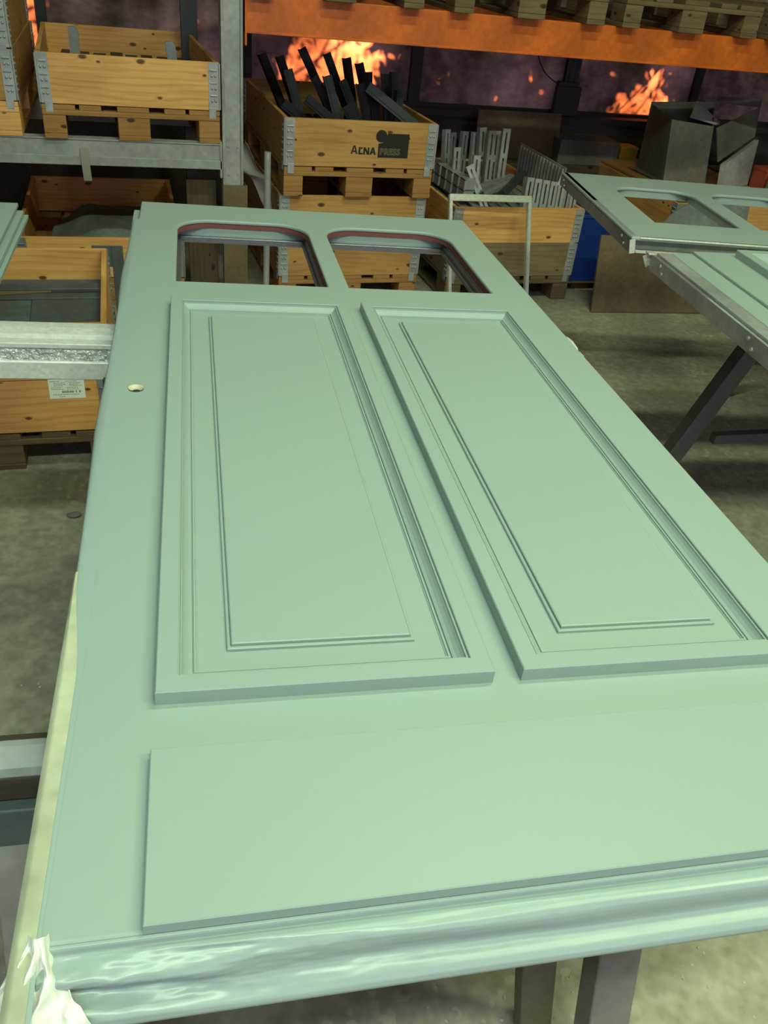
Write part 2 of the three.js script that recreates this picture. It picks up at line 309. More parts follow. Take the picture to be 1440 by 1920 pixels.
  for (const [f0, f1, q0, q1] of [[0.1055, 0.5285, 0.1925, 0.4420], [0.5675, 0.9750, 0.6510, 0.8985]]) {
    const p = part('panel_frame', ringLoft(f0, f1, 0.866, 2.1345, prof(0.0265)), M.paint, t);
    part('panel_field', ringLoft(q0, q1, 0.9475, 2.0520, field, true), M.paint, t);
  }
  part('kick_panel', ringLoft(0.1028, 0.977, 2.2105, 2.4122, [[0, 0], [0, 0.0138], [0.0012, 0.015]], true), M.paint, t);
  // bottom edge wrapped in film, painted over, wrinkled at the left
  const wp = [[2.4125, -0.0005], [2.4150, -0.0008], [2.4163, -0.0030], [2.4172, -0.0085], [2.4195, -0.0078], [2.4245, -0.0062], [2.4295, -0.0066], [2.4340, -0.0085], [2.4372, -0.0120], [2.4392, -0.0165], [2.4402, -0.0220], [2.4402, -0.0275], [2.4404, -0.0330], [2.4416, -0.0372], [2.4450, -0.0402], [2.4500, -0.0422], [2.4560, -0.0450], [2.4605, -0.0492], [2.4628, -0.0545], [2.4622, -0.0590], [2.4580, -0.0612], [2.4150, -0.0620]];
  const wg = grid(260, wp.length * 3 - 3, (s, q) => {
    const f = q * (wp.length - 1), i = Math.min(wp.length - 2, Math.floor(f)), k = f - i, u = 0.012 + s * 1.068;
    let v = mix(wp[i][0], wp[i + 1][0], k), h = mix(wp[i][1], wp[i + 1][1], k);
    const amp = sst(0.14, 0.3, q) * (1 - sst(0.70, 0.85, q)), left = Math.exp(-Math.max(0, u - 0.08) / 0.19);
    const n = Math.sin((q * 17 - u * 16) + 2.2 * fbm(cl(u), q, 5, 3, 3, 205)) * 0.5 + (fbm(cl(u), q, 26, 10, 3, 207) - 0.5) * 0.9;
    v += amp * left * n * 0.0085; h += amp * left * n * 0.0062;
    return [u, h, v];
  });
  wg.setAttribute('uv', new THREE.Float32BufferAttribute(Array.from({ length: wg.attributes.position.count }, (_, i) => [wg.attributes.position.getX(i), wg.attributes.position.getY(i) * 2 + wg.attributes.position.getZ(i)]).flat(), 2));
  part('bottom_edge_film', wg, M.paintTrim, t, 'painted film wrapped round the bottom edge, wrinkled at its left end');
  // masking film along the left edge and the cream tape on it
  const wav = (v) => (v < 1.5 ? 0.0045 : 0.003) * Math.sin(v * 7.2) + 0.003 * (fbm(cl(v / 2.6), 0.3, 14, 3, 4, 211) - 0.5) * 2;
  part('edge_film', grid(10, 220, (s, q) => {
    const v = 0.20 + q * 2.29, w = wav(v), e = 1 - sst(0.5, 0.8, q), c = [[0.016 + w, 0.0006], [0.005 + w, 0.0012], [-0.004, 0.0016], [-0.0085 - 0.006 * e, 0.0004 + w * 0.4 * e], [-0.0095 - 0.009 * e + w * 0.7 * e, -0.006], [-0.010 - 0.007 * e + w * e, -0.02], [-0.0085 - 0.0075 * e + w * 1.5 * e, -0.04], [-0.006 - 0.006 * e, -0.062]];
    const f = s * (c.length - 1), i = Math.min(c.length - 2, Math.floor(f)), k = f - i;
    return [mix(c[i][0], c[i + 1][0], k), mix(c[i][1], c[i + 1][1], k), v];
  }), M.paintSoft, t, 'pale film hanging over the left edge');
  part('masking_tape', grid(6, 160, (s, q) => {
    const v = 1.88 + q * 0.60, w = wav(v), wide = 0.0175 * sst(1.88, 2.10, v) + 0.003, u = -0.0100 + s * wide + (s > 0.9 ? w * 0.4 : 0);
    return [u - (s === 0 ? 0.002 : 0), 0.0024 - (s === 0 ? 0.006 : 0) - 0.0004 * s, v];
  }), M.tape, t, 'cream masking tape along the left edge');
  part('crumpled_film', grid(60, 60, (s, q) => {
    const n = fbm(s, q, 3, 3, 3, 221) - 0.5, n2 = fbm(s, q, 7, 4, 3, 231) - 0.5, n3 = fbm(s, q, 4, 4, 3, 241) - 0.5;
    const w = mix(0.018, 0.105, sst(0.0, 0.95, q)), fold = Math.sin(s * 17 + q * 4 + n * 9) * 0.006 * sst(0, 0.3, q);
    const c = sst(0, 0.45, q) + 0.2;
    return [0.014 - w * 0.58 + s * w + n3 * 0.012 * c, 0.006 - q * 0.060 + 0.010 * Math.sin(s * Math.PI) + fold + n2 * 0.014 * c, 2.402 + q * 0.072 + 0.010 * Math.sin(s * 3.1) + fold * 0.8 + n * 0.016 * c];
  }), M.film, t, 'crumpled white masking film at the lower left corner');
  // lock bore
  const lp = [[0.0145, 0.0008], [0.0132, 0.0002], [0.0088, -0.0050], [0.0084, -0.0070], [0.0084, -0.05]].map(([a, b]) => new THREE.Vector2(a, b));
  part('lock_bore', new THREE.LatheGeometry(lp, 28).translate(0.0445, 0, 1.3115), M.bareBore, t, 'bare cream bore of the lock hole').material.side = THREE.DoubleSide;
  part('bore_shade', [cyl(0.0083, 0.004, 0.0445, -0.0095, 1.3115, null, 18), bx(0.009, 0.003, 0.0025, 0.0445, -0.0070, 1.3115)], M.boreShade, t);  // dark disc and bar standing in for the unlit bottom of the bore
}
// trestles below the door
const YAW = -0.0744;
{
  const t = thing('trestle', 'far trestle with a shiny aluminium topped beam poking out left under the green door', 'trestle', [0.40, -0.008, -1.88], YAW);
  t.rotation.z = -0.0175;
  const L = 1.535, x0 = -0.82;
  part('curved_cap', prism([[-0.130, 0.842], [-0.125, 0.858], [-0.105, 0.868], [-0.070, 0.871], [-0.035, 0.868], [-0.020, 0.860], [-0.018, 0.850], [-0.03, 0.842]], L, x0, 0, 0), M.alu, t);
  part('cap_strip', bx(L, 0.012, 0.030, x0 + L / 2, 0.860, 0.001, 0.002), M.alu, t);
  part('foam_strip', bx(L, 0.030, 0.060, x0 + L / 2, 0.838, -0.018), M.aluRough, t, 'knobbly silver strip');
  part('beam', bx(L, 0.046, 0.09, x0 + L / 2, 0.800, -0.024, 0.004), M.alu, t);
  for (const x of [-0.48, 0.64]) for (const s of [-1, 1]) part('leg', rot(bx(0.05, 0.79, 0.05, 0, -0.375, 0, 0.004), 'X', -s * 0.26).translate(x, 0.765, s * 0.02), M.trestleDark, t);
  for (const x of [-0.48, 0.64]) part('cross_brace', bx(0.03, 0.03, 0.30, x, 0.28, 0), M.trestleDark, t);
}
{
  const t = thing('trestle', 'near trestle with a dusty grey padded beam under the bottom end of the green door', 'trestle', [0.40, -0.008, -0.68], YAW);
  t.rotation.z = -0.0175;
  const L = 1.55, x0 = -0.85;
  part('padded_cap', prism([[-0.018, 0.840], [-0.018, 0.866], [-0.015, 0.869], [-0.008, 0.867], [0.004, 0.862], [0.014, 0.853], [0.020, 0.845], [0.018, 0.840]], L, x0, 0, 0), M.dustAlu, t);
  part('timber_bar', bx(L, 0.040, 0.07, x0 + L / 2, 0.821, -0.015, 0.003), M.crackWood, t, 'cracked dark timber bar');
  part('beam', bx(L, 0.070, 0.08, x0 + L / 2, 0.765, -0.005, 0.004), M.teal, t, 'blue grey steel beam');
  part('bolt', cyl(0.005, 0.004, -0.575, 0.785, 0.036, 'X', 10), M.galv, t);
  part('bolt', cyl(0.005, 0.004, 0.5, 0.785, 0.036, 'X', 10), M.galv, t);
  for (const x of [-0.60, 0.263]) for (const q of [-1, 1]) part('leg', rot(bx(0.074, 0.79, 0.05, 0, -0.375, 0, 0.004), 'X', -q * 0.30).translate(x, 0.745, q * 0.005), M.trestle, t);
  for (const m of [-1, 1]) part('brace', rot(bx(0.062, 0.66, 0.04, 0, 0, 0, 0.004), 'Z', 0.19).translate(m > 0 ? 0.165 : -0.70, 0.345, 0.055), M.trestleOlive, t);
}
// ---------------------------------------------------------------- the two door sections at the right
{
  const t = thing('window_panel', 'grey green door section with two windows lying at right, beyond the other panel', 'door panel', [1.852, 0.885, -3.515], -0.185);
  const sk = rectShape(0, 1.30, 0, 0.955);
  const Wn = [[0.165, 0.505], [0.585, 0.925]];
  for (const [a, b] of Wn) sk.holes.push(windowHole(a, b, 0.20, 0.735, 0.09));
  let g = flat(extr(sk, 0.002, { bevelEnabled: true, bevelThickness: 0.006, bevelSize: 0.006, bevelOffset: -0.006, bevelSegments: 3 })); g.translate(0, 0.038, 0);
  part('door_skin', g, M.paintSoft, t);
  const fr = rectShape(0.035, 1.28, 0.012, 0.925); for (const [a, b] of Wn) fr.holes.push(rectHole(a - 0.004, b + 0.004, 0.196, 0.739));
  part('frame', flat(extr(fr, 0.026)).translate(0, 0.006, 0), M.paintSoft, t);
  part('edge_profile', [bx(0.006, 0.040, 0.955, 0.003, 0.012, 0.4775), bx(0.03, 0.004, 0.955, 0.018, -0.007, 0.4775), bx(0.022, 0.010, 0.93, 0.014, 0.041, 0.47, 0.003)], M.galvDust, t, 'dull metal edge profile');
  part('edge_profile', [bx(1.27, 0.006, 0.018, 0.66, -0.005, 0.948), bx(1.26, 0.006, 0.016, 0.66, 0.043, 0.950, 0.002)], M.alu, t, 'bright metal edge profile');
  part('edge_profile', bx(1.27, 0.036, 0.004, 0.66, 0.016, 0.928), M.galvDust, t);
  part('end_clip', [rot(bx(0.02, 0.048, 0.003, 0.010, 0.012, 0.958), 'Z', 0.2), rot(bx(0.014, 0.05, 0.003, 0, 0.012, -0.004), 'Z', -0.2)], M.alu, t);
  for (const z of [0.05, 0.07, 0.86, 0.89]) part('rivet', cyl(0.005, 0.004, -0.001, z % 0.1 > 0.06 ? 0.004 : 0.022, z, 'Z', 8), M.chrome, t);
}
{
  const t = thing('raised_panel', 'pale green door section with raised moulding lying at right, nearest the painted door', 'door panel', [1.672, 0.885, -2.425], -0.125);
  part('door_skin', [bx(1.25, 0.012, 0.80, 0.69, 0.036, 0.40, 0.003)], M.paint, t);
  part('step_ledge', [bx(1.20, 0.012, 0.785, 0.74, 0.046, 0.395, 0.004)], M.paint, t);
  part('panel_frame', ringLoft(0.27, 1.10, 0.045, 0.74, [[0, 0], [0, 0.024], [0.002, 0.026], [0.034, 0.026], [0.037, 0.022], [0.042, 0.020], [0.052, 0.008], [0.058, 0.004], [0.062, 0]]).translate(0, 0.051, 0), M.paint, t);
  part('panel_field', ringLoft(0.40, 0.97, 0.13, 0.66, [[0, 0], [0, 0.005], [0.004, 0.006], [0.006, 0.005], [0.007, 0.010], [0.01, 0.011]], true).translate(0, 0.051, 0), M.paint, t);
  part('edge_profile', [bx(0.006, 0.050, 0.80, 0.003, 0.008, 0.40), bx(0.05, 0.004, 0.80, 0.028, -0.015, 0.40), bx(0.05, 0.004, 0.80, 0.028, 0.031, 0.40), bx(0.05, 0.010, 0.785, 0.036, 0.038, 0.40, 0.003)], M.galv, t, 'dull metal edge profile with rivets');
  part('edge_profile', [bx(1.2, 0.004, 0.03, 0.66, -0.015, 0.015), bx(1.2, 0.046, 0.004, 0.66, 0.01, 0.03)], M.galvDust, t);
  part('end_clip', [rot(bx(0.022, 0.04, 0.004, -0.002, 0.012, -0.012), 'Z', 0.5), bx(0.03, 0.006, 0.03, 0.0, 0.034, -0.01, 0.002), bx(0.012, 0.036, 0.02, 0.010, 0.010, -0.008)], M.chrome, t, 'bright bent clip at the corner');
  for (const [z, y] of [[0.075, 0.018], [0.095, -0.002], [0.66, 0.018], [0.69, -0.002]]) part('rivet', cyl(0.006, 0.004, -0.001, y, z, 'Z', 8), M.chrome, t);
}
{
  const t = thing('trestle', 'dark A-frame trestle under the door sections at right', 'trestle', [2.15, 0, -2.02], -0.02);
  part('beam', bx(1.4, 0.06, 0.07, 0.36, 0.832, 0, 0.004), M.trestleDark, t);
  const leg = (x, s) => rot(bx(0.062, 0.93, 0.05, 0, -0.455, 0, 0.004), 'Z', s * 0.40).translate(x, 0.845, 0);
  part('leg', leg(-0.27, -1), M.trestleDark, t); part('leg', leg(0.75, 1), M.trestleDark, t);
  part('cross_brace', bx(1.14, 0.035, 0.03, 0.24, 0.43, 0.0, 0.003), M.trestleDark, t);
  const t2 = dup(t, [3.35, 0, -3.0], -0.17, 'dark A-frame trestle under the windowed door section at right');
}
// ---------------------------------------------------------------- pallets and pallet collars
function makePallet(name, label, mat, pos, turn) {
  const t = thing(name, label, 'pallet', pos, turn), W = 0.8, D = 1.2;        // origin: middle of the front edge, at the ground
  const xs = [-0.3275, -0.19, 0, 0.19, 0.3275], ws = [0.145, 0.1, 0.145, 0.1, 0.145];
  xs.forEach((x, i) => part('deck_board', bx(ws[i] - rr(0, 0.004), 0.022, D - rr(0, 0.008), x, 0.133, -D / 2, 0.003), mat, t));
  for (const z of [-0.0725, -0.6, -1.1275]) part('lead_board', bx(W, 0.022, 0.145, 0, 0.111, z, 0.003), mat, t);
  for (const z of [-0.0725, -0.6, -1.1275]) for (const [x, w] of [[-0.35, 0.1], [0, 0.145], [0.35, 0.1]]) part('block', bx(w, 0.078, 0.14, x, 0.061, z, 0.004), mat, t);
  for (const [x, w] of [[-0.35, 0.1], [0, 0.145], [0.35, 0.1]]) part('base_board', bx(w, 0.022, D, x, 0.011, -D / 2, 0.003), mat, t);
  return t;
}
function makeCollar(label, mat, pos, turn, h = 0.2, hingeMat = M.galv, D = 1.2) {
  const t = thing('pallet_collar', label, 'pallet collar', pos, turn), W = 0.8, th = 0.02;
  part('side_board', bx(W, h, th, 0, h / 2, -th / 2, 0.002), mat, t); part('side_board', bx(W, h, th, 0, h / 2, -D + th / 2, 0.002), mat, t);
  part('side_board', bx(th, h, D - 2 * th, -W / 2 + th / 2, h / 2, -D / 2, 0.002), mat, t); part('side_board', bx(th, h, D - 2 * th, W / 2 - th / 2, h / 2, -D / 2, 0.002), mat, t);
  for (const sx of [-1, 1]) for (const fz of [1, -1]) {
    const l = [], X = sx * W / 2, Z = fz > 0 ? 0 : -D;
    l.push(bx(0.046, h - 0.004, 0.003, X - sx * 0.027, h / 2, Z + fz * 0.0015), bx(0.003, h - 0.004, 0.046, X + sx * 0.0015, h / 2, Z - fz * 0.027));
    l.push(cyl(0.005, h - 0.01, X + sx * 0.001, h / 2, Z + fz * 0.001, null, 8));
    l.push(bx(0.034, 0.05, 0.004, X - sx * 0.034, -0.012, Z + fz * 0.003, 0.0018), bx(0.004, 0.034, 0.034, X + sx * 0.003, -0.006, Z - fz * 0.034, 0.0018));
    for (let k = 0; k < 3; k++) {
      const y = h * (0.84 - 0.26 * k);
      l.push(bx(0.034, 0.007, 0.008, X - sx * 0.027, y, Z + fz * 0.005, 0.003), bx(0.008, 0.007, 0.034, X + sx * 0.005, y, Z - fz * 0.027, 0.003));
      for (const q of [0.018, 0.034]) { l.push(new THREE.SphereGeometry(0.0065, 8, 5).translate(X - sx * q, y - 0.024, Z + fz * 0.003)); l.push(new THREE.SphereGeometry(0.0065, 8, 5).translate(X + sx * 0.003, y - 0.024, Z - fz * q)); }
    }
    l.forEach((g) => mapUV(g));
    part('corner_hinge', l, hingeMat, t);
  }
  return t;
}
const CY = 0.0 + 0.035;                  // crates run very slightly askew to the rack
// grey rack, level with two crates
makePallet('pallet', 'wooden pallet on the grey rack beam under the clean pine collar', M.pallet, [0.051, 0.808, -4.385], CY);
makeCollar('single clean pine collar on the grey rack beam, left of the post', M.pine, [0.051, 0.955, -4.39], CY, 0.205);
makePallet('pallet', 'yellowish wooden pallet at the far left of the grey rack beam', M.pine, [-0.845, 0.808, -4.385], 0);
makeCollar('lower collar of the two stacked at the far left of the grey beam', M.pineOld, [-0.845, 0.955, -4.39], 0, 0.205);
makeCollar('upper collar of the two stacked at the far left of the grey beam', M.pineOld, [-0.845, 1.165, -4.39], 0.01, 0.205);
// crate with the printed logo: pallet + collar on top of a second, two-collar crate
makePallet('pallet', 'wooden pallet under the logo collar full of black strips', M.pallet, [1.161, 0.577, -4.385], CY);
const logoCollar = makeCollar('pine collar with a black printed logo, holding black strips', M.pineDull, [1.161, 0.725, -4.385], CY, 0.222);
makePallet('pallet', 'wooden pallet on the floor under the two-collar stack below the logo crate', M.pallet, [1.151, 0.0, -4.42], CY);
makeCollar('upper plain collar just below the logo crate pallet', M.pineDull, [1.151, 0.362, -4.42], CY, 0.21, M.galv);
makeCollar('lower plain collar under the logo crate, seen through the door windows', M.pineOld, [1.151, 0.146, -4.42], CY, 0.212);
// crate of slotted profiles
makePallet('pallet', 'grey worn pallet on the floor under the crate of slotted profiles', M.palletOld, [2.115, 0.0, -4.40], CY);
makeCollar('upper pine collar of the slotted profile crate', M.pine, [2.115, 0.342, -4.40], CY, 0.195);
makeCollar('lower greyed collar of the slotted profile crate', M.pineGrey, [2.115, 0.146, -4.40], CY, 0.195);
// floor crate below the grey beam
makePallet('pallet', 'wooden pallet on the floor below the grey rack beam', M.pallet, [-0.15, 0.0, -4.38], 0);
makeCollar('dusty pine collar on the floor below the grey rack beam', M.pine, [-0.15, 0.15, -4.38], 0, 0.2, M.galvDust);
// crate with the delivery label, left of the door
makePallet('pallet', 'worn pallet on the floor at left under the labelled crate', M.palletOld, [-0.505, 0.0, -2.79], 0);
makeCollar('lower collar of the left floor crate with a white label', M.pine, [-0.505, 0.150, -2.79], 0, 0.2, M.galvDust, 0.80);
makeCollar('upper collar of the left floor crate, louvred panels inside', M.pine, [-0.505, 0.352, -2.79], 0, 0.2, M.galvDust, 0.80);
// pallets on the orange beam
for (const [x, l] of [[1.0, 'first dark pallet from the post on the orange beam'], [1.95, 'second dark pallet from the post on the orange beam'], [2.85, 'third dark pallet from the post on the orange beam']]) makePallet('pallet', l, M.palletOld, [x, 1.449, -4.33], 0);
makePallet('pallet', 'dark pallet on the orange beam furthest from the grey post', M.palletOld, [3.75, 1.449, -4.33], 0);

// printed logo on the collar board
{
  const c = document.createElement('canvas'); c.width = 512; c.height = 240; const x = c.getContext('2d');
  x.clearRect(0, 0, 512, 240); x.fillStyle = '#17150f';
  x.beginPath(); x.arc(262, 62, 48, 0, 7); x.fill();
  x.beginPath(); x.moveTo(314, 40); x.lineTo(506, 40); x.lineTo(506, 228); x.lineTo(240, 228); x.lineTo(240, 118); x.quadraticCurveTo(306, 118, 314, 40); x.fill();
  x.font = 'bold 92px sans-serif'; x.fillText('A', 4, 206); x.font = 'bold 74px sans-serif'; x.save(); x.translate(66, 206); x.scale(1.06, 1); x.fillText('\u013DNA', 0, 0); x.strokeStyle = '#17150f'; x.lineWidth = 4; x.strokeText('\u013DNA', 0, 0); x.restore();
  x.strokeStyle = '#a8905c'; x.lineWidth = 2.4; x.font = 'bold 66px sans-serif'; x.save(); x.translate(252, 204); x.scale(0.98, 1); x.strokeText('PRESS', 0, 0); x.restore();
  const t = new THREE.CanvasTexture(c); t.colorSpace = THREE.SRGBColorSpace; t.magFilter = THREE.LinearFilter;
  const m = new THREE.MeshPhysicalMaterial({ name: 'logo', map: t, transparent: true, roughness: 0.7 });
  part('printed_logo', new THREE.PlaneGeometry(0.315, 0.148).translate(0.097, 0.118, 0.0006), m, logoCollar);
}
// delivery label on the left floor crate
{
  const c = document.createElement('canvas'); c.width = 256; c.height = 160; const x = c.getContext('2d');
  x.fillStyle = '#f4f3ea'; x.fillRect(0, 0, 256, 160); x.fillStyle = '#444'; x.font = '11px sans-serif';
  let s2 = 3; const r2 = () => (s2 = (s2 * 16807) % 2147483647) / 2147483647;
  for (const [y, a] of [[16, 14], [30, 40], [42, 40], [54, 40], [68, 20], [82, 20]]) for (let k = 0; k < 2; k++) { let px = a + k * 110; while (px < a + 60 + k * 110 + r2() * 20) { const w = 4 + r2() * 12; x.fillRect(px, y, w, 3.5); px += w + 4; } }
  for (let px = 92; px < 176;) { const w = 1 + r2() * 3; x.fillRect(px, 96, w, 18); px += w + 1 + r2() * 2; }
  x.fillStyle = '#222'; x.font = 'bold 30px sans-serif'; x.lineWidth = 4.5; x.strokeStyle = '#222';
  x.beginPath(); x.arc(204, 104, 12, 2.2, 4.1); x.stroke(); x.beginPath(); x.arc(228, 104, 12, 2.2, 4.1); x.stroke(); x.fillRect(217, 102, 9, 4);
  for (let px = 24; px < 210;) { const w = 4 + r2() * 12; x.fillRect(px, 126, w, 3.5); px += w + 4; }
  for (let px = 70; px < 110;) { const w = 4 + r2() * 9; x.fillRect(px, 144, w, 3.5); px += w + 4; }
  const t = new THREE.CanvasTexture(c); t.colorSpace = THREE.SRGBColorSpace; t.magFilter = THREE.LinearFilter;
  const m = new THREE.MeshPhysicalMaterial({ name: 'label', map: t, roughness: 0.6 });
  const o = solo('paper_label', new THREE.PlaneGeometry(0.118, 0.074).translate(-0.258, 0.317, -2.7885), m, 'white printed label stuck on the left floor crate', 'label');
}
// ---------------------------------------------------------------- the rack
{
  const t = thing('rack_post', 'tall grey steel rack post between the grey and orange beams', 'rack post', [0.511, 0, -4.44]);
  part('post_channel', [bx(0.100, 3.6, 0.006, 0, 1.8, 0.037), bx(0.006, 3.6, 0.08, -0.047, 1.8, 0), bx(0.006, 3.6, 0.08, 0.047, 1.8, 0), bx(0.014, 3.6, 0.006, -0.043, 1.8, 0.043, 0.002), bx(0.012, 3.6, 0.010, 0.044, 1.8, 0.045, 0.003)], M.rackGrey, t);
  for (const y of [0.80, 0.67]) for (const x of [-0.022, 0.024]) part('bolt', cyl(0.006, 0.006, x, y, 0.042, 'X', 8), M.rackGrey, t);
  part('shoe', bx(0.13, 0.008, 0.12, 0, 0.004, 0), M.rackGrey, t);
  part('guard_sleeve', [bx(0.122, 0.61, 0.006, 0.008, 0.315, 0.056), bx(0.006, 0.60, 0.10, 0.066, 0.31, 0.0)], M.board, t, 'brown fibreboard guard round the foot');
  const r = thing('rack_post', 'dark rear rack post behind the grey post', 'rack post', [0.40, 0, -5.5]);
  part('post_channel', [bx(0.09, 3.6, 0.06, 0, 1.8, 0)], M.rackDark, r);
  for (const [x, l] of [[-1.9, 'dark rear rack post at the far left of the rack'], [4.75, 'dark rear rack post at the right end of the rack']]) dup(r, [x, 0, -5.5], 0, l);
  for (const [x, l] of [[-2.35, 'grey front rack post at the far left end of the grey beam'], [4.86, 'grey front rack post at the right end of the orange beam']]) { const c = dup(t, [x, 0, -4.44], 0, l); }
}
{
  const t = thing('rack_beam', 'grey steel rack beam carrying two crates at left', 'rack beam', [-0.92, 0.69, -4.42]);
  part('beam_web', [bx(2.76, 0.112, 0.05, 0, 0.056, 0, 0.004), bx(2.76, 0.042, 0.060, 0, 0.021, 0.001, 0.003), bx(2.76, 0.006, 0.07, 0, 0.115, -0.005, 0.002)], M.rackGrey, t);
  part('end_bracket', bx(0.012, 0.17, 0.062, 1.372, 0.045, 0.0, 0.003), M.rackGrey, t);
  const r = thing('rack_beam', 'rear grey steel beam behind the crates at left', 'rack beam', [-0.92, 0.69, -5.45]);
  part('beam_web', bx(2.9, 0.112, 0.05, 0, 0.056, 0, 0.004), M.rackGrey, r);
  const o = thing('rack_beam', 'bright orange rack beam across the top with pallets on it', 'rack beam', [2.69, 1.29, -4.42]);
  part('beam_web', [bx(4.24, 0.158, 0.05, 0, 0.079, 0, 0.005), bx(4.24, 0.010, 0.056, 0, 0.006, 0.0, 0.002)], M.orange, o);
  part('end_bracket', bx(0.010, 0.22, 0.058, -2.115, 0.06, 0, 0.003), M.orange, o);
  const o2 = thing('rack_beam', 'rear orange beam hidden behind the upper pallets', 'rack beam', [2.69, 1.29, -5.45]);
  part('beam_web', bx(4.24, 0.158, 0.05, 0, 0.079, 0, 0.005), M.orange, o2);
}
// strip of tape hanging from the grey beam
solo('tape_strip', grid(3, 12, (s, q) => [-0.203 + s * 0.037 + q * q * 0.004, 0.767 - q * 0.145, -4.388 + 0.012 * Math.sin(q * 2.5)]), M.dustAlu, 'grey tape strip hanging down from the grey rack beam', 'tape').material = new THREE.MeshPhysicalMaterial({ name: 'tapeGrey', color: new THREE.Color().setRGB(0.26, 0.25, 0.2), roughness: 0.8, side: THREE.DoubleSide });
// planks and slats in the clean pine crate on the rack
for (const [x, y, z, h, lean, l] of [[-0.215, 0.965, -4.62, 0.28, -0.02, 'left upright grey slat end in the rack crate'], [0.245, 0.965, -4.60, 0.25, 0.10, 'right upright grey slat end in the rack crate']]) {
  const s = new THREE.Shape(); s.moveTo(0, 0); s.lineTo(0.045, 0); s.lineTo(0.045, h - 0.03); s.quadraticCurveTo(0.04, h, 0.02, h); s.lineTo(0, h - 0.004);
  const g = rot(mapUV(extr(s, 0.02)), 'Z', lean).translate(x, y, z); g.clearGroups();
  solo('slat_end', g, M.galvDust, l, 'slat');
}
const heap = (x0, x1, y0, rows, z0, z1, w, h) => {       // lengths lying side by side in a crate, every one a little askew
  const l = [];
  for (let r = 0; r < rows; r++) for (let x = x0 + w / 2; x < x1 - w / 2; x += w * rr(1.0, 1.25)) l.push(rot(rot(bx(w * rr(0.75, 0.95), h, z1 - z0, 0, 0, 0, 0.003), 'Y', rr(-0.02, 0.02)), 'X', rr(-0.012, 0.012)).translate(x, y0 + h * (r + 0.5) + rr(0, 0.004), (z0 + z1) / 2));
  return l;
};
solo('strip_filling', heap(-0.30, 0.40, 0.965, 2, -5.52, -4.50, 0.075, 0.035), M.rubberGrey, 'added dark grey lengths that make the inside of the crate on the grey beam dark', 'strips').userData.kind = 'stuff';  // invented contents, near black to give the crate its dark inside

// ---------------------------------------------------------------- black strips in the logo crate
const ORD = ['first', 'second', 'third', 'fourth', 'fifth', 'sixth', 'seventh', 'eighth', 'ninth', 'tenth', 'eleventh'];
function strut(A, B, w, d, mat, name, label, cat, group, sect = 'L', twist = 0) {
  const a = V(...A), b = V(...B), len = a.distanceTo(b), up = a.clone().sub(b).normalize();
  const g = sect === 'L' ? [bx(w, len, 0.006, 0, len / 2, 0, 0.002), bx(0.006, len, d, -w / 2 + 0.003, len / 2, -d / 2, 0.002), bx(w * 0.7, len * 0.995, 0.004, w * 0.1, len / 2, 0.005, 0.0015)] : [bx(w, len, d, 0, len / 2, 0, 0.003)];
  const m = solo(name, g, mat, label, cat, group);
  const z = V(Math.sin(twist), 0, Math.cos(twist)), x = new THREE.Vector3().crossVectors(up, z).normalize(), zz = new THREE.Vector3().crossVectors(x, up);
  m.applyMatrix4(new THREE.Matrix4().makeBasis(x, up, zz).setPosition(b));
  return m;
}
{
  const K = [[0.738, 1.148, -4.98, 0.922, 0.76, -4.98], [0.838, 1.138, -5.01, 0.988, 0.76, -5.01], [0.962, 1.18, -5.04, 1.203, 0.76, -5.04], [1.107, 1.16, -5.07, 1.297, 0.76, -5.07], [1.202, 1.156, -4.98, 1.289, 0.76, -4.98], [1.281, 1.131, -5.01, 1.398, 0.76, -5.01], [1.344, 1.087, -5.04, 1.371, 0.76, -5.04], [1.449, 1.08, -5.07, 1.50, 0.76, -5.07], [1.478, 1.103, -4.98, 1.51, 0.76, -4.98], [1.505, 1.02, -4.93, 1.51, 0.76, -4.93]];
  const F = [[0.824, 1.118, -4.68, 0.945, 0.76, -4.68], [0.964, 1.089, -4.71, 1.192, 0.76, -4.71], [1.016, 1.109, -4.62, 1.134, 0.76, -4.62], [1.101, 1.089, -4.65, 1.276, 0.76, -4.65], [1.204, 1.074, -4.68, 1.296, 0.76, -4.68], [1.286, 1.057, -4.71, 1.341, 0.76, -4.71], [0.80, 0.965, -4.66, 1.10, 0.76, -4.60], [0.901, 1.008, -4.56, 1.20, 0.80, -4.50], [1.097, 0.988, -4.53, 1.244, 0.78, -4.48]];
  K.forEach((k, i) => strut(k.slice(0, 3), k.slice(3), 0.042, 0.03, i > 6 ? M.rubberGrey : M.rubber, 'rubber_strip', `black strip in the logo crate, ${ORD[i]} from the left in the back row`, 'strip', 'black strips in the logo crate', 'L', 0.3 - 0.1 * (i % 4)));
  F.forEach((k, i) => strut(k.slice(0, 3), k.slice(3), i > 5 ? 0.05 : 0.046, 0.03, i === 0 || i === 2 ? M.rubberGrey : M.rubber, 'rubber_strip', i < 6 ? `black strip in the logo crate, ${ORD[i]} from the left in the front row` : `short black strip lying low in the logo crate, ${ORD[i - 6]} from the left`, 'strip', 'black strips in the logo crate', 'L', -0.25 + 0.12 * (i % 4)));
  strut([1.237, 1.068, -4.64], [1.50, 0.90, -4.58], 0.055, 0.03, M.rubberGrey, 'rubber_strip', 'grey flat strip slanting to the right rim of the logo crate', 'strip', 'black strips in the logo crate', 'L', 0.2);
  solo('strip_filling', heap(0.79, 1.51, 0.728, 2, -5.52, -4.46, 0.05, 0.022), M.rubber, 'layer of black strips lying at the bottom of the logo crate', 'strips').userData.kind = 'stuff';
}
